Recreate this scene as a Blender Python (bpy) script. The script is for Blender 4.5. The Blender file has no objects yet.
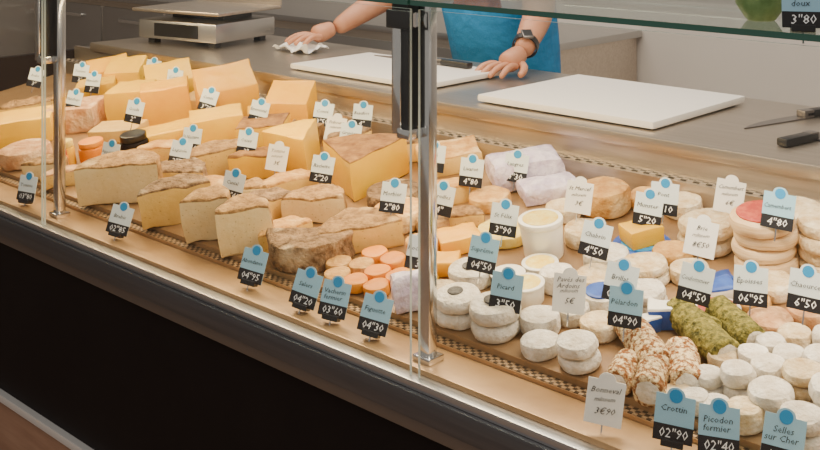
import bpy, bmesh, math, random
from mathutils import Vector, Matrix, noise
random.seed(7)
R=math.radians
scene=bpy.context.scene
COL=scene.collection
# ---------------------------------------------------------------- survey of the shop (metres)
F=1085.0; H=1.60; HOR=-99.0; YAW=43.2
V=Vector((-math.sin(R(YAW)),math.cos(R(YAW)))); RT=Vector((math.cos(R(YAW)),math.sin(R(YAW))))
SL=0.176; D0=0.865; Y0=1.30; TILT=math.atan(SL)
def deckz(y): return D0+SL*(y-Y0)
def on_z(px,py,z):
    k=(px-410)/F; t=(H-z)*F/(py-HOR); d=V+RT*k
    return Vector((d.x*t,d.y*t,z)),t
def on_deck(px,py,h=0.0):
    k=(px-410)/F; d=V+RT*k; s=(py-HOR)/F
    t=(H-D0-h+SL*Y0)/(s+SL*d.y)
    return Vector((d.x*t,d.y*t,H-s*t)),t
# ---------------------------------------------------------------- materials
def nodes(name):
    m=bpy.data.materials.new(name); m.use_nodes=True
    nt=m.node_tree; b=nt.nodes['Principled BSDF']; return m,nt,b
def mat(name,c,rough=.5,metal=0,bump=0,bscale=50,c2=None,nscale=8,stops=(.35,.65),coord='Object',spec=None,stretch=None,sub=0,holes=None,bd=.004,c3=None):
    m,nt,b=nodes(name)
    b.inputs['Base Color'].default_value=(*c,1); b.inputs['Roughness'].default_value=rough; b.inputs['Metallic'].default_value=metal
    if spec is not None: b.inputs['Specular IOR Level'].default_value=spec
    if sub:
        b.inputs['Subsurface Weight'].default_value=sub; b.inputs['Subsurface Radius'].default_value=(.01,.006,.003)
    tc=nt.nodes.new('ShaderNodeTexCoord'); out=tc.outputs[coord]
    if stretch:
        mp=nt.nodes.new('ShaderNodeMapping'); mp.inputs['Scale'].default_value=stretch
        nt.links.new(out,mp.inputs[0]); out=mp.outputs[0]
    col=None
    if c2:
        n=nt.nodes.new('ShaderNodeTexNoise'); n.inputs['Scale'].default_value=nscale; n.inputs['Detail'].default_value=6; n.inputs['Roughness'].default_value=.65
        nt.links.new(out,n.inputs['Vector'])
        r=nt.nodes.new('ShaderNodeValToRGB'); r.color_ramp.elements[0].position=stops[0]; r.color_ramp.elements[1].position=stops[1]
        r.color_ramp.elements[0].color=(*c,1); r.color_ramp.elements[1].color=(*c2,1)
        nt.links.new(n.outputs['Fac'],r.inputs[0]); col=r.outputs[0]
        if c3: # broad patches of a third tone
            n3=nt.nodes.new('ShaderNodeTexNoise'); n3.inputs['Scale'].default_value=13; n3.inputs['Detail'].default_value=4
            nt.links.new(out,n3.inputs['Vector'])
            r3=nt.nodes.new('ShaderNodeValToRGB'); r3.color_ramp.elements[0].position=.54; r3.color_ramp.elements[1].position=.66
            mx3=nt.nodes.new('ShaderNodeMix'); mx3.data_type='RGBA'; nt.links.new(n3.outputs['Fac'],r3.inputs[0]); nt.links.new(r3.outputs[0],mx3.inputs[0])
            nt.links.new(col,mx3.inputs[6]); mx3.inputs[7].default_value=(*c3,1); col=mx3.outputs[2]
        oi=nt.nodes.new('ShaderNodeObjectInfo'); hs=nt.nodes.new('ShaderNodeHueSaturation'); mr=nt.nodes.new('ShaderNodeMapRange')
        mr.inputs['To Min'].default_value=.80; mr.inputs['To Max'].default_value=1.10
        nt.links.new(oi.outputs['Random'],mr.inputs['Value']); nt.links.new(mr.outputs[0],hs.inputs['Value']); nt.links.new(col,hs.inputs['Color']); col=hs.outputs[0]; nt.links.new(col,b.inputs['Base Color'])
    if holes and col:
        v=nt.nodes.new('ShaderNodeTexVoronoi'); v.inputs['Scale'].default_value=holes; v.inputs['Randomness'].default_value=1
        nt.links.new(out,v.inputs['Vector'])
        r2=nt.nodes.new('ShaderNodeValToRGB'); r2.color_ramp.elements[0].position=.08; r2.color_ramp.elements[1].position=.16
        r2.color_ramp.elements[0].color=(.55,.45,.35,1); r2.color_ramp.elements[1].color=(1,1,1,1)
        mx=nt.nodes.new('ShaderNodeMix'); mx.data_type='RGBA'; mx.blend_type='MULTIPLY'; mx.inputs[0].default_value=1
        nt.links.new(v.outputs['Distance'],r2.inputs[0]); nt.links.new(col,mx.inputs[6]); nt.links.new(r2.outputs[0],mx.inputs[7]); nt.links.new(mx.outputs[2],b.inputs['Base Color'])
    if bump:
        n=nt.nodes.new('ShaderNodeTexNoise'); n.inputs['Scale'].default_value=bscale; n.inputs['Detail'].default_value=5
        nt.links.new(out,n.inputs['Vector'])
        bp=nt.nodes.new('ShaderNodeBump'); bp.inputs['Strength'].default_value=bump; bp.inputs['Distance'].default_value=bd
        nt.links.new(n.outputs['Fac'],bp.inputs['Height']); nt.links.new(bp.outputs[0],b.inputs['Normal'])
    return m
M={}
M['cream']=mat('paste_cream',(.74,.46,.11),.5,0,.3,90,(.82,.56,.18),14,holes=95)
M['pale']=mat('paste_pale',(.80,.59,.26),.5,0,.3,90,(.86,.69,.37),14,holes=110)
M['yellow']=mat('paste_yellow',(.76,.41,.006),.42,0,.2,60,(.82,.50,.022),9)
M['deep']=mat('paste_deep',(.74,.34,.003),.4,0,.2,60,(.80,.43,.010),9)
M['orange']=mat('paste_orange',(.70,.20,.003),.5,0,.3,60,(.76,.30,.008),20)
M['r_tan']=mat('rind_tan',(.17,.080,.022),.8,0,1,80,(.48,.28,.10),42,bd=.009,c3=(.62,.42,.20))
M['r_grey']=mat('rind_grey',(.10,.055,.026),.9,0,1,80,(.36,.22,.11),46,bd=.011,c3=(.50,.37,.22))
M['r_brown']=mat('rind_brown',(.15,.058,.012),.8,0,.8,90,(.34,.17,.045),30,bd=.006)
M['r_peach']=mat('rind_peach',(.48,.22,.045),.75,0,.9,80,(.76,.46,.15),26,bd=.007,c3=(.78,.56,.28))
M['r_pink']=mat('rind_pink',(.50,.23,.09),.75,0,.9,80,(.78,.48,.25),26,bd=.007,c3=(.78,.58,.38))
M['white']=mat('rind_bloom',(.62,.54,.42),.85,0,1,110,(.90,.86,.77),30,bd=.006)
M['wht2']=mat('rind_white_beige',(.54,.36,.16),.85,0,1,110,(.85,.73,.52),30,bd=.006,c3=(.87,.79,.64))
M['ash']=mat('rind_ash',(.03,.03,.03),.9,0,.6,90,(.16,.15,.14),60)
M['lav']=mat('wrap_lavender',(.48,.38,.54),.4,0,1,26,(.82,.75,.81),16,bd=.018)
M['plastic']=mat('plastic_white',(.82,.79,.70),.3)
M['ylid']=mat('lid_yellow',(.78,.52,.03),.4,0,0,1,(.84,.73,.26),60)
M['red']=mat('label_red',(.36,.03,.012),.5,0,0,1,(.50,.09,.04),60,(.45,.6))
M['blue']=mat('pack_blue',(.01,.05,.30),.35,0,0,1,(.04,.13,.5),20)
M['wood']=mat('box_poplar',(.56,.36,.17),.7,0,.3,60,(.78,.60,.38),10,stretch=(1,1,12))
M['green']=mat('herb_green',(.06,.06,.006),.9,0,1,120,(.36,.30,.05),110,(.38,.68),bd=.008)
M['nuts']=mat('nut_coat',(.24,.08,.012),.85,0,1,110,(.83,.64,.36),120,(.44,.56),bd=.010)
M['steel']=mat('steel',(.52,.445,.37),.30,.85,.05,40,(.62,.545,.46),3,stretch=(1,30,30))
M['steel_d']=mat('steel_dark',(.22,.20,.19),.35,.85)
M['chrome']=mat('chrome',(.78,.78,.78),.12,1)
M['alu']=mat('aluminium',(.13,.13,.14),.4,.8,0,1,(.17,.17,.18),4,stretch=(.5,20,20))
M['alu_l']=mat('aluminium_light',(.50,.49,.48),.3,.9)
M['trim']=mat('trim_bright',(.75,.74,.72),.35,.4)
M['black']=mat('black_plastic',(.012,.012,.013),.35)
M['panel']=mat('black_panel',(.006,.003,.004),.55,0,0,1,(.009,.006,.006),2,spec=.2)
M['brown']=mat('kick_brown',(.26,.14,.09),.5,0,0,1,(.34,.20,.13),4,stretch=(1,8,8))
M['deck']=mat('deck_tan',(.32,.185,.085),.32,.4,.1,30,(.48,.31,.16),3)
M['wallw']=mat('wall_paint',(.78,.72,.66),.8,0,.05,60,(.82,.76,.70),2)
M['wallg']=mat('wall_grey',(.46,.41,.36),.8,0,.05,60,(.51,.46,.41),2)
M['floor']=mat('floor_tile',(.22,.14,.10),.5,0,.05,10,(.28,.19,.14),3)
M['hdpe']=mat('board_white',(.84,.80,.74),.45,0,.1,80)
M['rubber']=mat('board_edge',(.06,.06,.06),.6)
M['skin']=mat('skin',(.54,.23,.12),.5,0,.1,80,(.60,.29,.17),20,sub=.1)
M['shirt']=mat('shirt_blue',(.012,.22,.52),.85,0,.6,18,(.02,.28,.62),6,bd=.02)
M['jean']=mat('trousers',(.03,.035,.05),.9,0,.2,60)
M['shoe']=mat('shoe',(.02,.02,.02),.6)
M['hair']=mat('hair',(.05,.03,.02),.7,0,.8,60)
M['eye']=mat('eye_white',(.85,.85,.82),.2)
M['lip']=mat('lip',(.5,.18,.14),.5)
M['cloth']=mat('cloth_white',(.85,.85,.84),.9,0,.4,40)
M['tagb']=mat('tag_blue',(.33,.57,.72),.35)
M['tagw']=mat('tag_white',(.84,.82,.77),.35)
M['tagl']=mat('tag_pale',(.72,.79,.80),.35)
M['logo']=mat('tag_logo',(.02,.26,.56),.4)
M['ink']=mat('ink',(.015,.015,.02),.5)
M['white_ink']=mat('white_ink',(.9,.9,.9),.5)
M['tagk']=mat('tag_black',(.015,.014,.016),.3)
M['led']=mat('lamp_housing',(.6,.6,.6),.4,.5)
M['bowl']=mat('bowl_green',(.10,.20,.06),.4,0,0,1,(.24,.36,.14),30)
M['amber']=mat('jar_amber',(.66,.20,.004),.15)
M['jary']=mat('jar_yellow',(.76,.44,.01),.2)
def strip_mat(name,base,holes,sx,sy):
    m,nt,b=nodes(name); b.inputs['Roughness'].default_value=.4; b.inputs['Metallic'].default_value=.3
    tc=nt.nodes.new('ShaderNodeTexCoord'); mp=nt.nodes.new('ShaderNodeMapping'); mp.inputs['Scale'].default_value=(sx,sy,1)
    ck=nt.nodes.new('ShaderNodeTexChecker'); ck.inputs['Scale'].default_value=1
    ck.inputs['Color1'].default_value=(*base,1); ck.inputs['Color2'].default_value=(*holes,1)
    nt.links.new(tc.outputs['Object'],mp.inputs[0]); nt.links.new(mp.outputs[0],ck.inputs['Vector']); nt.links.new(ck.outputs[0],b.inputs['Base Color'])
    return m
M['strip']=strip_mat('perforated_strip',(.48,.32,.18),(.07,.045,.028),130,130)
M['vent']=strip_mat('vent_strip',(.40,.33,.26),(.03,.025,.02),70,110)
def glass(name,tint,k,base):
    m=bpy.data.materials.new(name); m.use_nodes=True; nt=m.node_tree; nt.nodes.clear()
    o=nt.nodes.new('ShaderNodeOutputMaterial'); t=nt.nodes.new('ShaderNodeBsdfTransparent'); g=nt.nodes.new('ShaderNodeBsdfGlossy'); mx=nt.nodes.new('ShaderNodeMixShader'); fr=nt.nodes.new('ShaderNodeLayerWeight')
    fr.inputs['Blend'].default_value=.5
    pw=nt.nodes.new('ShaderNodeMath'); pw.operation='POWER'; pw.inputs[1].default_value=4
    ma=nt.nodes.new('ShaderNodeMath'); ma.operation='MULTIPLY_ADD'; ma.inputs[1].default_value=k; ma.inputs[2].default_value=base
    nt.links.new(fr.outputs['Facing'],pw.inputs[0]); nt.links.new(pw.outputs[0],ma.inputs[0])
    t.inputs[0].default_value=(*tint,1); g.inputs['Roughness'].default_value=.02
    nt.links.new(ma.outputs[0],mx.inputs[0]); nt.links.new(t.outputs[0],mx.inputs[1]); nt.links.new(g.outputs[0],mx.inputs[2]); nt.links.new(mx.outputs[0],o.inputs[0]); return m
M['glass']=glass('clear_glass',(.985,.985,.975),.45,.02)
M['glass_s']=glass('shelf_glass',(.80,.90,.86),.8,.04)
M['gedge']=mat('glass_edge',(.03,.10,.075),.1,0)
M['gedge_l']=mat('glass_edge_light',(.45,.50,.47),.15,0)
# ---------------------------------------------------------------- mesh helpers
def finish(name,bm,mats,matrix=None,parent=None,smooth=True,ang=38):
    bmesh.ops.recalc_face_normals(bm,faces=bm.faces[:])
    me=bpy.data.meshes.new(name); bm.to_mesh(me); bm.free()
    for m in mats: me.materials.append(M[m] if isinstance(m,str) else m)
    if smooth:
        for p in me.polygons: p.use_smooth=True
        me.set_sharp_from_angle(angle=R(ang))
    ob=bpy.data.objects.new(name,me); COL.objects.link(ob)
    if matrix is not None: ob.matrix_world=matrix
    if parent is not None: ob.parent=parent
    return ob
def empty(name,loc=(0,0,0)):
    e=bpy.data.objects.new(name,None); e.empty_display_size=.1; e.location=loc; COL.objects.link(e); return e
def add_box(bm,x0,x1,y0,y1,z0,z1,mi=0,bev=0,Mx=None):
    r=bmesh.ops.create_cube(bm,size=1); vs=r['verts']
    mm=Matrix.Translation(((x0+x1)/2,(y0+y1)/2,(z0+z1)/2))@Matrix.Diagonal((x1-x0,y1-y0,z1-z0,1))
    if Mx is not None: mm=Mx@mm
    bmesh.ops.transform(bm,matrix=mm,verts=vs)
    fs=set(f for v in vs for f in v.link_faces)
    for f in fs: f.material_index=mi
    if bev:
        es=list(set(e for v in vs for e in v.link_edges))
        rr=bmesh.ops.bevel(bm,geom=es,offset=bev,segments=2,affect='EDGES',profile=.6)
        for f in rr['faces']: f.material_index=mi
def box(name,x0,x1,y0,y1,z0,z1,m,parent=None,bev=0):
    bm=bmesh.new(); add_box(bm,x0,x1,y0,y1,z0,z1,0,bev); return finish(name,bm,[m],parent=parent)
def circle(r,n=28): return [(r*math.cos(2*math.pi*i/n),r*math.sin(2*math.pi*i/n)) for i in range(n)],[1]*n
def half(r,n=18,dep=1.0):
    pts=[];sg=[]
    for i in range(n): a=math.pi*i/n; pts.append((r*math.cos(a),r*math.sin(a)*dep)); sg.append(1)
    for i in range(6): pts.append((-r+2*r*i/6,0)); sg.append(0)
    return [(x,y-r*.4*dep) for x,y in pts],sg
def sector(r,ang,n=10):
    pts=[];sg=[]; a0=math.pi/2-ang/2
    for i in range(5): f=i/5; pts.append((r*f*math.cos(a0),r*f*math.sin(a0))); sg.append(0)
    for i in range(n): a=a0+ang*i/n; pts.append((r*math.cos(a),r*math.sin(a))); sg.append(1)
    a=a0+ang
    for i in range(5): f=1-i/5; pts.append((r*f*math.cos(a),r*f*math.sin(a))); sg.append(0)
    return [(x,y-r*.6) for x,y in pts],sg
def rect(w,d,back_rind=True):
    pts=[];sg=[]; c=[(-w/2,-d/2),(w/2,-d/2),(w/2,d/2),(-w/2,d/2)]
    for s in range(4):
        a=c[s]; b=c[(s+1)%4]
        for i in range(4): f=i/4; pts.append((a[0]+(b[0]-a[0])*f,a[1]+(b[1]-a[1])*f)); sg.append(1 if (s==2 and back_rind) else 0)
    return pts,sg
def prism(bm,pts,sg,h,bev,top_m,z0=0,nz=0.0,dome=0,off=(0,0),taper=0,seed=0,slope=0):
    n=len(pts); cx=sum(p[0] for p in pts)/n; cy=sum(p[1] for p in pts)/n
    rings=[(bev,0),(bev*.3,bev*.3),(0,bev),(0,h*.5),(0,h-bev),(bev*.3,h-bev*.3),(bev,h)]
    L=[]
    def nv(x,y,z):
        if slope: z=z*(1+slope*y)
        p=Vector((x,y,z)); 
        if nz: p=p+noise.noise_vector(p*34+Vector((seed*3.1,seed,0)))*nz
        return bm.verts.new((p.x+off[0],p.y+off[1],p.z+z0))
    for ins,z in rings:
        row=[]
        tp=1+taper*(z/h)
        for x,y in pts:
            dx,dy=x-cx,y-cy; l=math.hypot(dx,dy) or 1e-6; f=max(.05,1-ins/l)*tp
            row.append(nv(cx+dx*f,cy+dy*f,z))
        L.append(row)
    for a in range(len(L)-1):
        for i in range(n):
            j=(i+1)%n
            f=bm.faces.new((L[a][i],L[a][j],L[a+1][j],L[a+1][i]))
            f.material_index=sg[i]
            if a>=4: f.material_index=top_m
            elif a==0: f.material_index=1 if top_m==1 else sg[i]
    prev=L[-1]
    for s in (.66,.33):
        row=[]
        for x,y in pts:
            dx,dy=x-cx,y-cy; l=math.hypot(dx,dy) or 1e-6; f=max(.05,1-bev/l)*s*(1+taper)
            row.append(nv(cx+dx*f,cy+dy*f,h+dome*(1-s*s)))
        for i in range(n):
            j=(i+1)%n; f=bm.faces.new((prev[i],prev[j],row[j],row[i])); f.material_index=top_m
        prev=row
    c=nv(cx,cy,h+dome)
    for i in range(n):
        f=bm.faces.new((prev[i],prev[(i+1)%n],c)); f.material_index=top_m
    f=bm.faces.new(list(reversed(L[0]))); f.material_index=top_m if top_m==1 else 0
def deck_matrix(c,yaw): return Matrix.Translation(c)@Matrix.Rotation(TILT,4,'X')@Matrix.Rotation(R(yaw),4,'Z')
# items are laid out first, nudged apart on the deck, then built
ITEMS=[]; GS=1.0
def item(name,kind,cx,yb,w,h,rel=0,paste='cream',rind='r_tan',dep=.8,top=1,layers=1,ang=60,extra=None,h0=0.0,bev=None,slope=0,dome=0):
    p,t=on_deck(cx,yb,h0); s=t/F; wm=w*s*GS; hm=h*s*GS
    if kind=='half': hd=wm*.22; rad=wm*.36; dep=max(dep,.95)
    elif kind=='wheel': hd=wm*.5; rad=wm*.5
    elif kind=='wedge': hd=wm*.45; rad=wm*.42
    else: hd=wm*dep*.5; rad=wm*(1+dep)*.25
    c=Vector((p.x+V.x*hd,p.y+V.y*hd))
    ITEMS.append(dict(a=(name,kind,wm,hm,rel,paste,rind,dep,top,layers,ang,extra,h0,bev,slope,dome),c=c,c0=c.copy(),r=rad*.96,h0=h0,build=None))
def custom(px,py,rad_px,fn,h0=0.0):
    p,t=on_deck(px,py,h0); s=t/F; r=rad_px*s; c=Vector((p.x+V.x*r,p.y+V.y*r))
    ITEMS.append(dict(a=None,c=c,c0=c.copy(),r=r,h0=h0,build=fn,s=s))
def relax():
    for it in range(60):
        for i,A in enumerate(ITEMS):
            for B in ITEMS[i+1:]:
                if A['h0']!=B['h0']: continue
                d=B['c']-A['c']; l=d.length; m=A['r']+B['r']
                if l<m and l>1e-5:
                    q=d/l*(m-l)*.3; A['c']-=q; B['c']+=q
        for A in ITEMS:
            d=A['c']-A['c0']
            if d.length>.028: A['c']=A['c0']+d*(.028/d.length)
            A['c'].y=min(max(A['c'].y,1.375+A['r']*.85),1.975-A['r']*.75)
def build_items():
    cnt=0
    for I in ITEMS:
        cnt+=1; c2=I['c']
        if I['build']: I['build'](Vector((c2.x,c2.y,deckz(c2.y)+I['h0'])),I['s']); continue
        name,kind,wm,hm,rel,paste,rind,dep,top,layers,ang,extra,h0,bev,slope,dome=I['a']
        bm=bmesh.new()
        if kind=='half': o,sg=half(wm/2,dep=dep*1.1)
        elif kind=='wheel': o,sg=circle(wm/2)
        elif kind=='wedge':
            r=wm/(2*math.sin(R(ang)/2)) if abs(rel)%180<50 else wm*.95
            o,sg=sector(r,R(ang))
        else: o,sg=rect(wm,wm*dep)
        b=bev if bev is not None else (hm*.2 if kind=='wheel' else .006 if kind=='half' else .004)
        b=min(b,hm*.3); lay=hm/layers
        for i in range(layers):
            off=(random.uniform(-.05,.05)*wm*(i>0),random.uniform(-.05,.05)*wm*(i>0))
            prism(bm,o,sg,lay*.98,min(b,lay*.38),top,z0=i*lay,nz=.006 if kind=='half' else .004 if kind!='wheel' else .0028,seed=cnt+i*7,off=off,slope=slope,dome=dome)
        mats=[paste,rind]
        if extra:
            mats.append(extra)
            oc,sc=circle(wm*(.40 if extra!='ash' else .17),24)
            prism(bm,oc,[2]*24,.003,.0005,2,z0=hm-.0003)
        finish(name,bm,mats,deck_matrix(Vector((c2.x,c2.y,deckz(c2.y)+h0)),YAW+rel))
# ---------------------------------------------------------------- room
box('floor',-7,3,-2.5,4.3,-.05,0,'floor')
box('wall_back',-7,3,4.2,4.3,0,2.9,'wallw')
box('wall_left',-7.1,-7,-2.5,4.3,0,2.9,'wallg')
# ---------------------------------------------------------------- display counter
CX0,CX1=-3.58,.35
dc=empty('display_counter')
box('front_panel',CX0,CX1,1.262,1.30,.395,.80,'panel',dc)
box('lower_trim',CX0,CX1,1.245,1.30,.377,.395,'trim',dc,.002)
box('kick_panel',CX0,CX1,1.262,1.31,0,.376,'brown',dc)
bm=bmesh.new()
add_box(bm,CX0,CX1,1.228,1.245,.796,.838,0,.003)
add_box(bm,CX0,CX1,1.236,1.262,.838,.852,1,.002)
add_box(bm,CX0,CX1,1.240,1.262,.77,.796,2,.002)
finish('rail',bm,['alu','alu_l','steel_d'],parent=dc)
box('front_ledge',CX0,CX1,1.262,1.345,.80,.860,'deck',dc,.002)
box('strip_base',CX0,CX1,1.3455,1.368,.80,.866,'deck',dc)
box('front_strip',CX0,CX1,1.348,1.368,.866,.8672,'strip',dc)
bm=bmesh.new()
vs=[bm.verts.new(p) for p in [(CX0,1.3685,deckz(1.3685)),(CX1,1.3685,deckz(1.3685)),(CX1,1.98,deckz(1.98)),(CX0,1.98,deckz(1.98)),(CX0,1.3685,.70),(CX1,1.3685,.70),(CX1,1.98,.70),(CX0,1.98,.70)]]
for q in [(0,1,2,3),(7,6,5,4),(0,4,5,1),(1,5,6,2),(2,6,7,3),(3,7,4,0)]: bm.faces.new([vs[i] for i in q])
finish('deck',bm,['deck'],parent=dc,smooth=False)
box('vent_ledge',CX0,CX1,1.98,2.035,.80,1.030,'steel',dc)
box('vent_grille',CX0,CX1,1.992,2.014,1.030,1.032,'vent',dc)
box('inner_back',CX0,CX1,2.035,2.05,.80,1.075,'steel',dc)
WX0=-3.45
bm=bmesh.new(); add_box(bm,WX0,CX1,2.02,2.60,1.072,1.10,0,.004); finish('worktop',bm,['steel'],parent=dc)
box('body_back',CX0,CX1,2.05,2.56,.05,1.07,'steel_d',dc)
box('body_side',CX0-.03,CX0,1.27,2.58,0,1.06,'panel',dc)
box('body_side_right',CX1,CX1+.03,1.27,2.58,0,1.06,'panel',dc)
GZ=1.436
PX=[-2.335,-1.165,.005]
def pane(x0,x1):
    bm=bmesh.new(); add_box(bm,x0,x1,1.2465,1.2515,.852,GZ-.006,0)
    bm.normal_update()
    for f in bm.faces:
        if abs(f.normal.x)>.9 or abs(f.normal.z)>.9: f.material_index=1
    finish('glass_pane',bm,['glass','gedge_l'],parent=dc,smooth=False)
pane(CX0,PX[0]-.006); pane(PX[0]+.006,PX[1]-.006); pane(PX[1]+.012,PX[2]-.006)
bm=bmesh.new(); add_box(bm,CX0,PX[1]-.01,1.245,1.60,GZ,GZ+.008,0); add_box(bm,PX[1]-.004,CX1,1.245,1.60,GZ,GZ+.008,0)
bm.normal_update()
for f in bm.faces:
    if abs(f.normal.z)<.5: f.material_index=1
finish('glass_shelf',bm,['glass_s','gedge'],parent=dc,smooth=False)
bm=bmesh.new(); add_box(bm,CX0-.02,CX0-.014,1.26,2.0,1.06,GZ,0)
finish('side_glass',bm,['glass'],parent=dc,smooth=False)
for i,x in enumerate(PX):
    bm=bmesh.new()
    add_box(bm,x-.024,x-.000,1.285,1.306,.860,1.435,0,.004)
    add_box(bm,x-.030,x+.008,1.278,1.313,.860,.870,0,.002)
    add_box(bm,x-.062,x-.024,1.262,1.290,1.235,1.435,1,.004)
    add_box(bm,x-.056,x-.036,1.256,1.266,1.225,1.40,0,.002)
    add_box(bm,x-.066,x-.012,1.253,1.262,1.395,1.425,1,.003)
    add_box(bm,x-.042,x-.014,1.253,1.285,1.22,1.236,0,.002)
    r=bmesh.ops.create_cone(bm,cap_ends=True,segments=16,radius1=.012,radius2=.012,depth=.05,matrix=Matrix.Translation((x-.04,1.27,1.41))@Matrix.Rotation(R(90),4,'Y'))
    finish('glass_upright',bm,['chrome','black'],parent=dc)
def tube(x0,x1,y,z,name):
    bm=bmesh.new(); add_box(bm,x0,x1,y-.012,y+.012,z,z+.014,0,.003); return finish(name,bm,['led'],parent=dc)
tube(CX0+.05,PX[1]-.05,1.59,GZ-.02,'lamp_housing_1'); tube(PX[1]+.05,CX1-.05,1.59,GZ-.02,'lamp_housing_2')
# ---------------------------------------------------------------- worktop things
bm=bmesh.new(); add_box(bm,-1.72,-1.225,2.075,2.51,1.104,1.121,0,.005); add_box(bm,-1.70,-1.245,2.09,2.495,1.1,1.106,1)
finish('cutting_board',bm,['hdpe','rubber'])
bm=bmesh.new(); add_box(bm,-2.46,-1.92,2.10,2.43,1.104,1.119,0,.005); add_box(bm,-2.44,-1.94,2.11,2.42,1.1,1.106,1)
finish('cutting_board',bm,['hdpe','rubber'])
def knife(p0,ang,blade,handle,z):
    bm=bmesh.new(); n=8; top=[];bot=[]
    for i in range(n+1):
        f=i/n; x=f*blade; w=.034*(1-f**3*.95)
        top.append((x,.012)); bot.append((x,.012-w))
    A=[bm.verts.new((x,y,.0022)) for x,y in top]; B=[bm.verts.new((x,y,.0022)) for x,y in bot]
    A2=[bm.verts.new((x,y,0)) for x,y in top]; B2=[bm.verts.new((x,y,.0010)) for x,y in bot]
    for i in range(n):
        bm.faces.new((A[i],B[i],B[i+1],A[i+1])); bm.faces.new((A2[i],A2[i+1],B2[i+1],B2[i]))
        bm.faces.new((A[i],A[i+1],A2[i+1],A2[i])); bm.faces.new((B[i],B2[i],B2[i+1],B[i+1]))
    add_box(bm,-handle,.004,-.014,.012,0,.018,1,.006)
    add_box(bm,-handle*.2,.008,-.013,.012,0,.0185,0,.003)
    finish('kitchen_knife',bm,['steel_d','black'],Matrix.Translation((p0[0],p0[1],z))@Matrix.Rotation(R(ang),4,'Z'))
knife((-2.13,2.385),178,.26,.13,1.1195)
knife((-1.05,2.44),255,.21,.13,1.1005)
knife((-.94,2.23),80,.10,.11,1.1005)
bm=bmesh.new()
SM=Matrix.Translation((-3.18,2.33,1.10))@Matrix.Rotation(R(12),4,'Z')
for a in (-1,1):
    for b in (-1,1): add_box(bm,a*.14-.015,a*.14+.015,b*.12-.015,b*.12+.015,0,.02,1,0,SM)
add_box(bm,-.18,.18,-.16,.16,.018,.085,0,.01,SM); add_box(bm,-.12,.12,-.05,.10,.085,.115,1,0,SM)
add_box(bm,-.20,.20,-.17,.17,.112,.124,2,.003,SM); add_box(bm,-.10,.10,-.163,-.158,.03,.075,1,0,SM)
add_box(bm,-.20,.20,.165,.172,.124,.15,2,0,SM)
finish('weighing_scale',bm,['alu_l','black','steel'])
bc=empty('rear_cabinet')
box('cabinet_body',-6.6,-2.55,3.55,4.18,.1,1.0,'steel',bc,.004)
box('cabinet_plinth',-6.6,-2.55,3.6,4.18,0,.1,'black',bc)
box('cabinet_top',-6.62,-2.53,3.52,4.19,1.0,1.03,'alu_l',bc,.004)
for i in range(6):
    x=-6.55+i*.665
    box('cabinet_door_%d'%i,x,x+.64,3.535,3.55,.15,.96,'alu_l',bc,.003); box('cabinet_handle_%d'%i,x+.2,x+.44,3.515,3.535,.88,.90,'chrome',bc,.003)
bm=bmesh.new()
bmesh.ops.create_grid(bm,x_segments=22,y_segments=18,size=.5)
for v in bm.verts:
    x,y=v.co.x,v.co.y
    n1=noise.noise(Vector((x*5,y*5,3)))
    v.co.z=.018+.03*max(0,n1+.15)*1+.012*math.sin(x*14+y*6)*(.5)
    v.co.x=x*.17*(1+.2*n1); v.co.y=y*.10*(1-.2*n1)
bmesh.ops.solidify(bm,geom=bm.faces[:],thickness=.002)
zc=min(v.co.z for v in bm.verts)
for v in bm.verts: v.co.z-=zc
finish('white_cloth',bm,['cloth'],Matrix.Translation((-2.735,2.38,1.101)))
# ---------------------------------------------------------------- worker
def skinned(name,pts,edges,rad,roots=(0,),sub=1):
    me=bpy.data.meshes.new(name+'_sk'); me.from_pydata([tuple(p) for p in pts],edges,[])
    ob=bpy.data.objects.new(name+'_sk',me); COL.objects.link(ob)
    ob.modifiers.new('s','SKIN'); 
    if not me.skin_vertices: return None
    for i,sv in enumerate(me.skin_vertices[0].data):
        r=rad[i]; sv.radius=r if isinstance(r,tuple) else (r,r); sv.use_root=(i in roots)
    m=ob.modifiers.new('u','SUBSURF'); m.levels=sub; m.render_levels=sub
    bpy.context.view_layer.update(); dg=bpy.context.evaluated_depsgraph_get()
    me2=bpy.data.meshes.new_from_object(ob.evaluated_get(dg)); bpy.data.objects.remove(ob)
    return me2
WXc=-2.29
J=[(WXc,2.97,.96),(WXc,2.92,1.10),(WXc,2.87,1.26),(WXc,2.85,1.40),(WXc,2.83,1.485),(WXc,2.79,1.57),
   (WXc+.17,2.84,1.42),(WXc+.24,2.78,1.33),(-1.985,2.685,1.245),(-1.95,2.60,1.205),(-1.915,2.515,1.16),
   (WXc-.17,2.84,1.42),(WXc-.26,2.78,1.33),(-2.655,2.69,1.26),(-2.68,2.60,1.215),(-2.70,2.50,1.165),
   (WXc+.10,2.97,.90),(WXc+.11,2.93,.50),(WXc+.11,2.98,.09),(WXc+.12,2.86,.045),
   (WXc-.10,2.97,.90),(WXc-.11,2.93,.50),(WXc-.11,2.98,.09),(WXc-.12,2.86,.045)]
E=[(0,1),(1,2),(2,3),(3,4),(4,5),(3,6),(6,7),(7,8),(8,9),(9,10),(3,11),(11,12),(12,13),(13,14),(14,15),(0,16),(16,17),(17,18),(18,19),(0,20),(20,21),(21,22),(22,23)]
RD=[.18,.20,.20,.16,.07,.058,.085,.066,.049,.043,.029,.085,.066,.049,.043,.029,.09,.065,.045,.035,.09,.065,.045,.035]
worker=empty('shop_worker')
def seg_d(p,a,b):
    a=Vector(a);b=Vector(b);ab=b-a; t=max(0,min(1,(p-a).dot(ab)/ab.dot(ab))); return (p-(a+ab*t)).length,t
me=skinned('body',J,E,RD,(0,),2)
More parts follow.
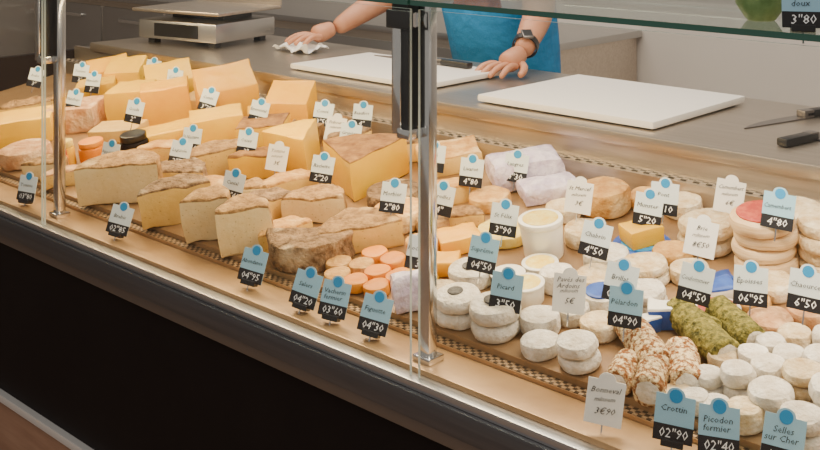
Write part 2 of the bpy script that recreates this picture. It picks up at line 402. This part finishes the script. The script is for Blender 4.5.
if me:
    for k in ('shirt','skin','jean','shoe'): me.materials.append(M[k])
    for p in me.polygons:
        c=p.center; best=min((seg_d(c,J[a],J[b])[0]-min(RD[a],RD[b])*.6,i) for i,(a,b) in enumerate(E)); i=best[1]; a,b=E[i]; t=seg_d(c,J[a],J[b])[1]
        mi=0
        if i in (4,): mi=1
        if i in (8,9,13,14): mi=1
        if i in (7,12) and t>.55: mi=1
        if i>=15: mi=2
        if i==0 and c.z<1.0: mi=2
        if c.z<.09: mi=3
        p.material_index=mi; p.use_smooth=True
    ob=bpy.data.objects.new('body',me); COL.objects.link(ob); ob.parent=worker
def ell(bm,c,s,mi,seg=24):
    r=bmesh.ops.create_uvsphere(bm,u_segments=seg,v_segments=seg//2+4,radius=1,matrix=Matrix.Translation(c)@Matrix.Diagonal((*s,1)))
    for v in r['verts']:
        for f in v.link_faces: f.material_index=mi
    return r['verts']
bm=bmesh.new()
vs=ell(bm,(0,0,0),(.076,.095,.118),0,32)
for v in vs:
    if v.co.z<-.02 and v.co.y<.03: v.co.x*=1-.25*min(1,(-v.co.z-.02)/.09); 
    if v.co.y<0: v.co.y*=.93
    d=math.hypot(v.co.x/.016,(v.co.z+.018)/.028)
    if v.co.y<-.03 and d<1.2: v.co.y-=.022*max(0,1-d/1.2)
for s in (-1,1):
    ell(bm,(s*.077,.008,-.01),(.01,.02,.032),0,12); ell(bm,(s*.031,-.079,.012),(.013,.008,.007),2,12); ell(bm,(s*.031,-.0865,.012),(.005,.002,.005),1,8); ell(bm,(s*.031,-.085,.032),(.017,.004,.004),1,8)
ell(bm,(0,-.080,-.058),(.024,.008,.006),3,12)
vs=ell(bm,(0,.014,.022),(.083,.096,.108),1,28)
bmesh.ops.delete(bm,geom=[v for v in vs if (v.co.y<-.045 and v.co.z<.07) or v.co.z<-.045],context='VERTS')
finish('head',bm,['skin','hair','eye','lip'],Matrix.Translation((WXc-.01,2.765,1.665))@Matrix.Rotation(R(24),4,'X')@Matrix.Rotation(R(-8),4,'Z'),worker)
def hand(name,wr,fwd,side,surf,thumb_sign):
    wr=Vector(wr); fwd=Vector(fwd).normalized(); side=Vector(side).normalized(); up=Vector((0,0,1))
    bm=bmesh.new(); 
    pc=wr+fwd*.045; pc.z=(wr.z+surf+.028)/2
    kn=wr+fwd*.085; kn.z=surf+.030
    parts=[]
    P=[wr,wr+fwd*.02+up*-.004,pc,kn]; 
    parts.append(skinned('palm',P,[(0,1),(1,2),(2,3)],[.027,.029,.034,.034],(0,),2))
    for i,(o,L) in enumerate([(-.033,.060),(-.011,.074),(.011,.080),(.033,.072)]):
        o2=o*thumb_sign
        b=kn-fwd*.02+side*o2; b.z=surf+.028
        k1=kn+side*o2*1.1+fwd*.005; k1.z=surf+.034
        k2=kn+side*o2*1.35+fwd*(L*.5); k2.z=surf+.030
        k3=kn+side*o2*1.5+fwd*(L*.82); k3.z=surf+.018
        k4=kn+side*o2*1.55+fwd*L; k4.z=surf+.0085
        parts.append(skinned('f',[b,k1,k2,k3,k4],[(0,1),(1,2),(2,3),(3,4)],[.011,.011,.0095,.0088,.0075],(0,),2))
    s=side*thumb_sign
    b=wr+fwd*.03+s*.018; b.z=surf+.032; k1=wr+fwd*.05+s*.048; k1.z=surf+.026; k2=wr+fwd*.078+s*.066; k2.z=surf+.018; k3=wr+fwd*.10+s*.070; k3.z=surf+.010
    parts.append(skinned('t',[b,k1,k2,k3],[(0,1),(1,2),(2,3)],[.015,.0125,.0108,.009],(0,),2))
    for me in parts:
        if me: bm.from_mesh(me)
    finish(name,bm,['skin'],None,worker,ang=180)
hand('left_hand',(-1.915,2.515,1.16),(-.05,-1,0),(1,0,0),1.101,1)
hand('right_hand',(-2.70,2.50,1.17),(-.25,-1,0),(1,-.2,0),1.118,-1)
a=Vector((-1.95,2.60,1.205)); b=Vector((-1.915,2.515,1.16)); dirv=(b-a).normalized(); c=a.lerp(b,.62)
q=dirv.to_track_quat('Z','Y').to_matrix().to_4x4()
bm=bmesh.new()
r=bmesh.ops.create_cone(bm,cap_ends=False,segments=28,radius1=.039,radius2=.038,depth=.022); 
bmesh.ops.solidify(bm,geom=bm.faces[:],thickness=.003)
finish('wrist_watch',bm,['black','chrome'],Matrix.Translation(c)@q,worker)
bm=bmesh.new(); add_box(bm,-.016,.016,-.018,.018,0,.009,0,.003); add_box(bm,-.013,.013,-.015,.015,.009,.0095,1)
upv=(Vector((.45,-.5,.7))-dirv*Vector((.45,-.5,.7)).dot(dirv)).normalized()
q2=upv.to_track_quat('Z','Y').to_matrix().to_4x4()
finish('watch_case',bm,['steel_d','black'],Matrix.Translation(c+upv*.037)@q2,worker)
# ---------------------------------------------------------------- cheeses, left bay
C=item
GS=1.12
C('tomme_half','half',101,214,80,38,-8,'pale','r_tan')
C('tomme_half','half',152,236,64,36,12,'cream','r_grey')
C('tomme_half','half',192,250,46,42,-5,'pale','r_tan',1.3)
C('tomme_half','half',228,262,50,44,5,'pale','r_tan',1.3)
C('washed_rind_cheese','half',290,282,86,26,170,'cream','r_grey')
C('washed_rind_cheese','half',346,256,76,26,10,'cream','r_tan',1.1)
C('round_cheese','wheel',392,242,50,18,0,'pale','r_peach')
C('tomme_half','half',167,196,62,24,-15,'cream','r_grey')
C('tomme_half','half',210,208,50,20,-20,'pale','r_peach')
C('tomme_half','half',262,226,56,24,20,'cream','r_grey')
C('tomme_half','half',318,224,60,26,-15,'pale','r_tan')
C('tomme_half','half',288,200,52,18,15,'cream','r_peach')
C('tomme_half','half',250,206,40,18,-10,'pale','r_tan')
C('washed_rind_cheese','half',276,250,50,20,20,'cream','r_peach')
C('round_cheese','wheel',394,214,50,14,0,'cream','r_grey')
C('hard_cheese_wedge','wedge',364,198,80,38,-10,'yellow','r_brown',ang=65)
C('hard_cheese_wedge','wedge',296,178,52,38,20,'yellow','r_tan',ang=55,top=0)
C('tomme_half','half',212,180,62,25,15,'cream','r_tan')
C('tomme_half','half',256,180,44,24,-10,'yellow','r_brown')
C('tomme_half','half',160,166,40,18,-10,'cream','r_peach')
C('tomme_half','half',128,178,44,14,10,'pale','r_peach')
C('tomme_half','half',62,188,40,14,10,'cream','r_pink')
C('hard_cheese_block','box',216,149,48,28,10,'yellow','r_brown',top=0)
C('hard_cheese_block','box',264,154,44,26,-5,'yellow','r_brown',top=1)
C('hard_cheese_block','box',172,124,42,34,12,'deep','r_brown',top=0)
C('hard_cheese_block','box',131,126,36,32,-8,'yellow','r_brown',top=0,dep=1)
C('hard_cheese_wedge','wedge',310,150,38,20,-160,'yellow','r_tan',ang=70)
C('hard_cheese_block','box',170,148,54,15,20,'yellow','r_tan',top=0,dep=.6)
C('hard_cheese_block','box',116,144,46,13,-12,'cream','r_tan',top=0,dep=.6)
C('tall_cheese_wedge','box',250,113,52,38,20,'deep','r_brown',top=0,dep=.5,slope=5.5)
C('tall_cheese_wedge','box',300,131,42,36,-20,'deep','r_brown',top=0,dep=.55,slope=6)
C('tall_cheese_wedge','box',207,94,40,30,15,'yellow','r_brown',top=0,dep=.6,slope=5)
C('tall_cheese_wedge','box',163,84,34,27,-12,'yellow','r_brown',top=0,dep=.6,slope=4.5)
C('tall_cheese_wedge','box',125,88,36,25,22,'deep','r_brown',top=0,dep=.6,slope=4)
C('hard_cheese_block','box',212,116,38,16,-12,'cream','r_tan',top=0)
C('hard_cheese_block','box',95,108,34,21,10,'yellow','r_tan',top=0)
C('washed_rind_block','box',72,134,46,23,-5,'r_pink','r_brown',top=0)
C('hard_cheese_block','box',20,146,52,23,8,'yellow','r_tan',top=0)
C('tomme_half','half',24,122,46,16,10,'cream','r_tan')
C('round_cheese','wheel',18,172,46,16,0,'cream','r_pink')
C('tomme_half','half',14,194,44,18,-10,'pale','r_tan')
C('tomme_half','half',60,112,36,13,10,'cream','r_tan')
C('tomme_half','half',350,152,40,18,10,'cream','r_grey')
C('tomme_half','half',392,168,46,20,10,'cream','r_grey')
C('hard_cheese_block','box',345,135,38,14,10,'cream','r_tan')
C('hard_cheese_block','box',268,128,34,16,10,'yellow','r_tan',top=0)
GS=1.0
for i,(x,y) in enumerate([(338,288),(358,293),(378,300),(352,279),(374,284),(394,290),(334,276),(366,272),(390,276)]):
    C('small_orange_cheese','wheel',x,y,27,12,0,'orange','orange' if i%3 else 'r_peach')
C('wrapped_cheese','box',402,322,38,40,10,'lav','lav',top=0,dep=.5,bev=.012)
C('washed_rind_cheese','wheel',424,262,36,18,0,'cream','r_peach'); C('washed_rind_cheese','wheel',428,236,34,16,0,'cream','r_tan')
C('washed_rind_cheese','wheel',430,318,36,20,0,'cream','wht2'); C('orange_cheese_block','box',420,292,30,16,10,'yellow','orange',top=0)
def jar(px,py,w,h,body,lid,name):
    def fn(c,s):
        r=w*s/2; hh=h*s; bm=bmesh.new(); o,sg=circle(r,24)
        prism(bm,o,[0]*24,hh*.75,r*.2,0); o,sg=circle(r*.92,24); prism(bm,o,[1]*24,hh*.25,r*.08,1,z0=hh*.75)
        finish(name,bm,[body,lid],deck_matrix(c,0))
    custom(px,py,w/2,fn)
jar(67,168,15,26,'jary','ylid','preserve_jar'); jar(90,166,27,22,'amber','orange','preserve_jar'); jar(133,164,29,27,'panel','black','preserve_jar')
jar(52,178,14,22,'amber','red','preserve_jar')
# ---------------------------------------------------------------- right bay
C('washed_rind_cheese','box',464,168,62,20,5,'cream','r_peach')
C('washed_rind_cheese','half',455,205,50,20,10,'cream','r_peach')
C('washed_rind_cheese','half',456,230,44,16,-10,'cream','r_tan')
C('orange_cheese_block','box',460,256,44,18,10,'deep','orange',top=0)
C('orange_cheese_block','box',445,278,34,16,-10,'deep','orange',top=0)
C('round_cheese','wheel',508,250,56,12,0,'yellow','ylid')
C('round_cheese','wheel',492,215,44,14,0,'cream','r_peach')
for (x,y,w,h) in [(548,180,72,30),(545,200,58,18)]:
    C('wrapped_cheese','box',x,y,w,h,8,'lav','lav',top=0,dep=.6,bev=.022,dome=.008)
C('round_cheese','wheel',611,222,54,28,0,'cream','r_peach')
C('round_cheese','wheel',570,224,36,14,0,'cream','wht2')
C('round_cheese','wheel',665,214,40,14,0,'cream','r_peach')
C('round_cheese','wheel',698,214,40,16,0,'cream','wht2')
C('round_cheese','wheel',590,252,44,18,0,'cream','wht2')
def tub(px,py,w,h,name='cheese_tub',lid='ylid'):
    def fn(c,s):
        r=w*s/2; hh=h*s; bm=bmesh.new(); o,sg=circle(r*.86,28); prism(bm,o,[0]*28,hh*.88,r*.05,0,taper=.12)
        o,sg=circle(r*1.0,28); prism(bm,o,[0]*28,hh*.14,r*.03,0,z0=hh*.86); o,sg=circle(r*.8,28); prism(bm,o,[1]*28,hh*.02,r*.01,1,z0=hh-.0005)
        finish(name,bm,['plastic',lid],deck_matrix(c,0))
    custom(px,py,w/2,fn)
tub(547,266,46,40); tub(540,306,40,20); tub(537,286,38,14); tub(515,292,36,14)
def plate_fn(c,s):
    bm=bmesh.new(); o,sg=circle(30*s,32); prism(bm,o,[0]*32,.006,.002,0); o,sg=circle(21*s,32); prism(bm,o,[1]*32,.0015,.0005,1,z0=.006)
    finish('blue_plate',bm,['blue','logo'],deck_matrix(c,0))
    bm=bmesh.new(); o,sg=rect(36*s,30*s); prism(bm,o,sg,18*s,.003,0,nz=.002); finish('blue_plate_cheese',bm,['yellow','r_tan'],deck_matrix(c+Vector((0,0,.0082)),60))
custom(648,258,28,plate_fn)
C('soft_cheese_stack','wheel',712,262,58,34,0,'cream','wht2',layers=2)
C('soft_cheese_stack','wheel',752,240,40,26,0,'cream','r_peach',layers=2)
C('boxed_cheese_stack','wheel',778,284,66,60,0,'cream','wood',layers=4,extra='red')
C('soft_cheese_stack','wheel',842,284,60,56,0,'cream','wht2',layers=4)
C('soft_cheese_stack','wheel',828,234,54,36,0,'cream','wht2',layers=3)
C('soft_cheese_stack','wheel',655,290,46,22,0,'cream','wht2',layers=2)
C('soft_cheese_stack','wheel',610,280,48,18,0,'cream','white')
C('soft_cheese_stack','wheel',700,290,40,16,0,'cream','wht2')
C('soft_cheese_stack','wheel',680,272,40,18,0,'cream','r_peach')
C('soft_cheese_stack','wheel',640,318,46,22,0,'cream','white',layers=2)
C('boxed_cheese','box',722,306,36,18,10,'plastic','blue',dep=.7); C('boxed_cheese','box',718,290,30,12,10,'blue','blue',dep=.7,top=0)
C('boxed_cheese','box',676,332,38,24,-12,'blue','plastic',dep=.6)
C('boxed_cheese','box',650,336,24,18,20,'blue','plastic',dep=.6)
C('round_cheese','wheel',730,336,50,12,0,'cream','plastic',extra='red')
C('round_cheese','wheel',600,320,42,18,0,'cream','white',extra='blue')
C('round_cheese','wheel',778,305,48,16,0,'cream','wht2')
C('round_cheese','wheel',590,300,44,16,0,'cream','wht2')
C('goat_cheese_stack','wheel',455,338,48,32,0,'white','white',layers=2,extra='ash')
C('goat_cheese_stack','wheel',500,352,54,36,0,'white','white',layers=2,extra='ash')
C('goat_cheese_stack','wheel',478,294,46,18,0,'white','white',extra='ash')
C('goat_cheese','wheel',528,369,42,15,0,'white','white')
C('goat_cheese','wheel',542,348,42,20,0,'white','white')
C('goat_cheese','wheel',568,332,36,16,0,'white','white')
C('goat_cheese_stack','wheel',580,380,44,32,0,'white','white',layers=2)
C('goat_cheese','wheel',604,345,38,18,0,'white','wht2')
C('goat_cheese','wheel',560,300,36,22,0,'white','white')
def log(name,px,py,L,dia,ang,coat,end='white',h0=0):
    def fn(c,s):
        r=dia*s/2; Lm=L*s
        bm=bmesh.new(); n=36; rows=[]
        prof=[(0,.72),(.015,.9),(.04,1)]+[(.04+.92*i/30,1) for i in range(1,30)]+[(.96,1),(.985,.9),(1,.72)]
        for f,k in prof:
            row=[]
            for i in range(n):
                a=2*math.pi*i/n; q=Vector((r*k*math.cos(a),(f-.5)*Lm,r*k*math.sin(a)+r))
                dd=noise.noise(q*220+Vector((px,0,0)))*.0022+noise.noise(q*60+Vector((px,0,0)))*.002
                q+=Vector((math.cos(a),0,math.sin(a)))*dd
                row.append(bm.verts.new(q))
            rows.append(row)
        for a in range(len(rows)-1):
            for i in range(n):
                f=bm.faces.new((rows[a][i],rows[a][(i+1)%n],rows[a+1][(i+1)%n],rows[a+1][i])); f.material_index=0
        for row in (rows[0],rows[-1]):
            f=bm.faces.new(row); f.material_index=1
        finish(name,bm,[coat,end],deck_matrix(c,ang),ang=60)
    custom(px,py,dia/2*1.05,fn,h0)
log('herb_log',712,362,84,34,58,'green'); log('herb_log',742,342,72,30,58,'green'); log('herb_log',700,338,60,28,70,'green')
log('nut_log',650,372,80,34,52,'nuts'); log('nut_log',690,392,64,33,35,'nuts'); log('nut_log',658,402,60,33,20,'nuts'); log('nut_log',636,350,56,28,62,'nuts')
log('nut_log',626,398,44,28,15,'nuts')
for (x,y,w,h,m,l) in [(700,420,30,20,'white',1),(672,430,30,18,'wht2',1),(720,404,30,26,'white',2),(744,410,36,38,'white',2),(762,438,46,36,'white',2),(734,382,30,24,'wht2',1),(756,384,32,28,'white',1),
     (778,404,36,34,'white',2),(802,422,42,42,'wht2',3),(800,386,34,28,'white',2),(780,368,32,24,'white',1),(808,360,34,22,'wht2',1),(826,398,40,40,'white',2),(735,440,38,26,'wht2',1),(705,440,32,18,'white',1),(800,458,46,38,'white',2),(838,440,50,50,'white',2),(830,362,34,26,'white',1)]:
    C('small_goat_cheese','wheel',x,y,w,h,0,'white',m,layers=l)
C('domed_cheese','wheel',778,342,46,16,0,'cream','r_pink',dome=.008); C('domed_cheese','wheel',814,334,46,18,0,'cream','r_pink',dome=.008); C('domed_cheese','wheel',756,320,34,14,0,'cream','r_peach',dome=.006)
relax(); build_items()
# ---------------------------------------------------------------- price tags
_tc={}
def text_me(s,size):
    key=(s,size)
    if key in _tc: return _tc[key]
    cu=bpy.data.curves.new('txt','FONT'); cu.body=s; cu.size=size; cu.align_x='CENTER'; cu.align_y='CENTER'; cu.resolution_u=1; cu.space_line=.9
    ob=bpy.data.objects.new('txt',cu); COL.objects.link(ob); bpy.context.view_layer.update()
    me=bpy.data.meshes.new_from_object(ob.evaluated_get(bpy.context.evaluated_depsgraph_get())); bpy.data.objects.remove(ob)
    _tc[key]=me; return me
def put_text(bm,s,size,x,z,mi,maxw=None,y=-.0022,shear=0):
    me=text_me(s,size); n0=len(bm.verts); f0=len(bm.faces); bm.from_mesh(me)
    bm.verts.ensure_lookup_table(); bm.faces.ensure_lookup_table()
    vs=bm.verts[n0:]; k=1
    if maxw and vs:
        w=max(v.co.x for v in vs)-min(v.co.x for v in vs); k=min(1,maxw/max(w,1e-6))
    for v in vs: a,b=v.co.x,v.co.y; v.co=Vector((x+a*k+b*shear,y,z+b*min(1,k*1.2)+a*k*shear*.3))
    for f in bm.faces[f0:]: f.material_index=mi
def plate(bm,outl,y0,y1,mi):
    A=[bm.verts.new((x,y0,z)) for x,z in outl]; B=[bm.verts.new((x,y1,z)) for x,z in outl]; n=len(outl)
    f=bm.faces.new(A); f.material_index=mi; f=bm.faces.new(B[::-1]); f.material_index=mi
    for i in range(n): f=bm.faces.new((A[i],B[i],B[(i+1)%n],A[(i+1)%n])); f.material_index=mi
def tag(px,py,h0,name,price,style='blue',yaw=28,tilt=16,sc=1.0,stand=False,roll=0,P=None):
    p,t=on_deck(px,py,h0)
    if P is not None: p=Vector(P)
    W=.056;Ht=.064;bm=bmesh.new()
    pts=[(-W/2,0),(W/2,0),(W/2,Ht)]
    pts+=[(.013*math.cos(R(a)),Ht+.011*math.sin(R(a))) for a in range(0,181,20)]
    pts+=[(-W/2,Ht)]
    plate(bm,pts,-.0008,.0008,0)
    if style!='white':
        plate(bm,[(-W/2,0),(W/2,0),(W/2,.023),(-W/2,.023)],-.0014,-.0007,1)
        plate(bm,[(.0095*math.cos(R(a)),Ht-.001+.0095*math.sin(R(a))) for a in range(0,360,24)],-.0014,-.0007,2)
        put_text(bm,name,.0125,-.002,.040,3,W*.84,shear=.15); put_text(bm,price,.019,.001,.0115,4,W*.72,shear=.1)
    else:
        put_text(bm,name,.012,0,.050,3,W*.85,shear=.3); put_text(bm,'mlnsem',.010,0,.037,3,W*.7,shear=.4); put_text(bm,price,.014,.002,.020,3,W*.7,shear=.3)
    add_box(bm,-.0012,.0012,0,.002,-.022,.012,5)
    if stand: add_box(bm,-.016,.016,-.008,.012,-.006,.004,6,.001)
    base={'blue':'tagb','white':'tagw','pale':'tagl'}[style]
    mx=Matrix.Translation(p)@Matrix.Rotation(R(yaw),4,'Z')@Matrix.Rotation(R(-tilt),4,'X')@Matrix.Rotation(R(roll),4,'Y')@Matrix.Scale(sc,4)
    return finish('price_tag',bm,[base,'tagk','logo','ink','white_ink','chrome','black'],mx,smooth=False)
T=[
(25,201,.01,'Tomme','03"80','pale',1),(116,234,.01,'Brebis','02"85','pale',1),(249,282,.01,'Abondance','04"95','blue',1),(301,306,.01,'Salers','04"20','blue',1),(331,317,.01,'Vacherin\nfermier','03"60','blue',1),(371,333,.01,'Figuette','04"30','blue',1),
(480,272,.05,'Suprême','04"50','blue',0),(504,311,.05,'Picard','3"50','blue',0),(602,425,.01,'Bonneval','3€90','white',0),(672,442,.01,'Crottin\n','02"90','blue',1),(718,455,.01,'Picodon\nfermier','02"40','blue',1),(780,466,.01,'Selles\nsur Cher','05"20','blue',1),
(624,328,.05,'Pélardon','04"90','blue',0),(568,313,.05,'Pavés des\nArdoins','5€','white',0),(617,302,.05,'Brillat','04"95','pale',0),(692,303,.04,'Coulommier','04"50','pale',0),(750,306,.04,'Époisses','06"95','pale',0),(804,311,.05,'Chaource','6"50','pale',0),
(698,256,.06,'Brie','8€50','white',0),(727,213,.06,'Camembert','6€','white',0),(776,229,.10,'Camembert','4"80','blue',0),(592,257,.05,'Chabrin','4"50','pale',0),(646,226,.04,'Munster','5"20','pale',0),(663,215,.05,'Pont','4"10','pale',0),(577,213,.05,'St Marcel','3€','white',0),
(514,182,.03,'Langres','4"30','pale',0),(502,236,.04,'St Félix','3"90','pale',0),(470,187,.04,'Livarot','4"80','pale',0),(432,172,.04,'Curé','4"','pale',0),(391,213,.06,'Morbier','2"80','pale',0),(320,183,.04,'Raclette','2"20','pale',0),
(348,149,.05,'Gruyère','2"50','pale',0),(321,126,.05,'Comté','3"50','pale',0),(333,141,.03,'Fribourg','3"','white',0),(361,128,.04,'Beaufort','4"','pale',0),(230,200,.05,'Cantal','02"40','pale',0),(190,152,.05,'St Nectaire','2"60','pale',0),(177,166,.05,'Laguiole','2"70','pale',0),
(245,156,.05,'Ossau','3"','pale',0),(275,171,.04,'Tomme','3€','white',0),(205,111,.06,'Comté','3"20','pale',0),(256,124,.06,'Emmental','2"','pale',0),(173,90,.07,'Comté','2"80','pale',0),(132,123,.07,'Gouda','2"','pale',0),(91,93,.06,'Mimolette','3"','pale',0),(151,79,.06,'Abond.','3"','pale',0),
(108,167,.03,'Appenzell','3"','pale',0),(71,112,.06,'Manchego','4"','pale',0),(33,87,.05,'Brebis','3"','pale',0),(79,83,.06,'Tomme','3"','pale',0),(418,270,.04,'Rocamad.','3"','pale',0),(438,215,.04,'Maroilles','4"','pale',0),(222,96,.05,'Comté','3"','white',0)]
for (x,y,h,n,pr,st,sd) in T:
    tag(x,y,h,n,pr,st,yaw=28+random.uniform(-7,7),tilt=14+random.uniform(-4,5),stand=bool(sd),roll=random.uniform(2,11),sc=.93)
# ---------------------------------------------------------------- things on the glass shelf
p,t=on_z(766,22,GZ+.008)
bm=bmesh.new()
n=28; prof=[(.016,0),(.019,.002),(.026,.012),(.032,.022),(.034,.034),(.032,.034),(.029,.022),(.022,.012),(.001,.006)]
rows=[]
for r_,z_ in prof: rows.append([bm.verts.new((r_*math.cos(2*math.pi*i/n),r_*math.sin(2*math.pi*i/n),z_)) for i in range(n)])
for a in range(len(rows)-1):
    for i in range(n): bm.faces.new((rows[a][i],rows[a][(i+1)%n],rows[a+1][(i+1)%n],rows[a+1][i]))
bm.faces.new(rows[0])
finish('green_bowl',bm,['bowl'],Matrix.Translation(p+Vector((V.x*.02,V.y*.02,0))))
p,t=on_z(803,28,GZ+.012)
tag(0,0,0,'Beurre\ndoux','3"80','blue',stand=True,P=p,yaw=30,tilt=10,sc=.85)
# ---------------------------------------------------------------- light
def area(name,loc,rot,sx,sy,e,col):
    l=bpy.data.lights.new(name,'AREA'); l.shape='RECTANGLE'; l.size=sx; l.size_y=sy; l.energy=e; l.color=col
    o=bpy.data.objects.new(name,l); o.location=loc; o.rotation_euler=rot; COL.objects.link(o); return o
area('case_lamp_warm',(-2.37,1.55,GZ-.022),(R(8),0,0),2.3,.05,25,(1,.74,.38))
area('case_lamp_neutral',(-.42,1.55,GZ-.022),(R(8),0,0),1.45,.05,14,(1,.83,.60))
area('ceiling_lamp',(-2.0,2.4,2.75),(0,0,0),3.0,1.0,66,(1,.89,.76))
area('ceiling_lamp',(-1.2,-.6,2.75),(R(25),0,0),3.0,1.2,30,(1,.93,.86))
w=bpy.data.worlds.new('World'); scene.world=w; w.use_nodes=True
w.node_tree.nodes['Background'].inputs[0].default_value=(.95,.88,.80,1); w.node_tree.nodes['Background'].inputs[1].default_value=.36
# ---------------------------------------------------------------- camera
cd=bpy.data.cameras.new('Camera'); cam=bpy.data.objects.new('Camera',cd); COL.objects.link(cam)
cd.sensor_width=36; cd.lens=F/820*36; cd.shift_y=-(225-HOR)/820; cd.clip_start=.05
cam.location=(0,0,H); cam.rotation_euler=(R(90),0,R(YAW))
scene.camera=cam
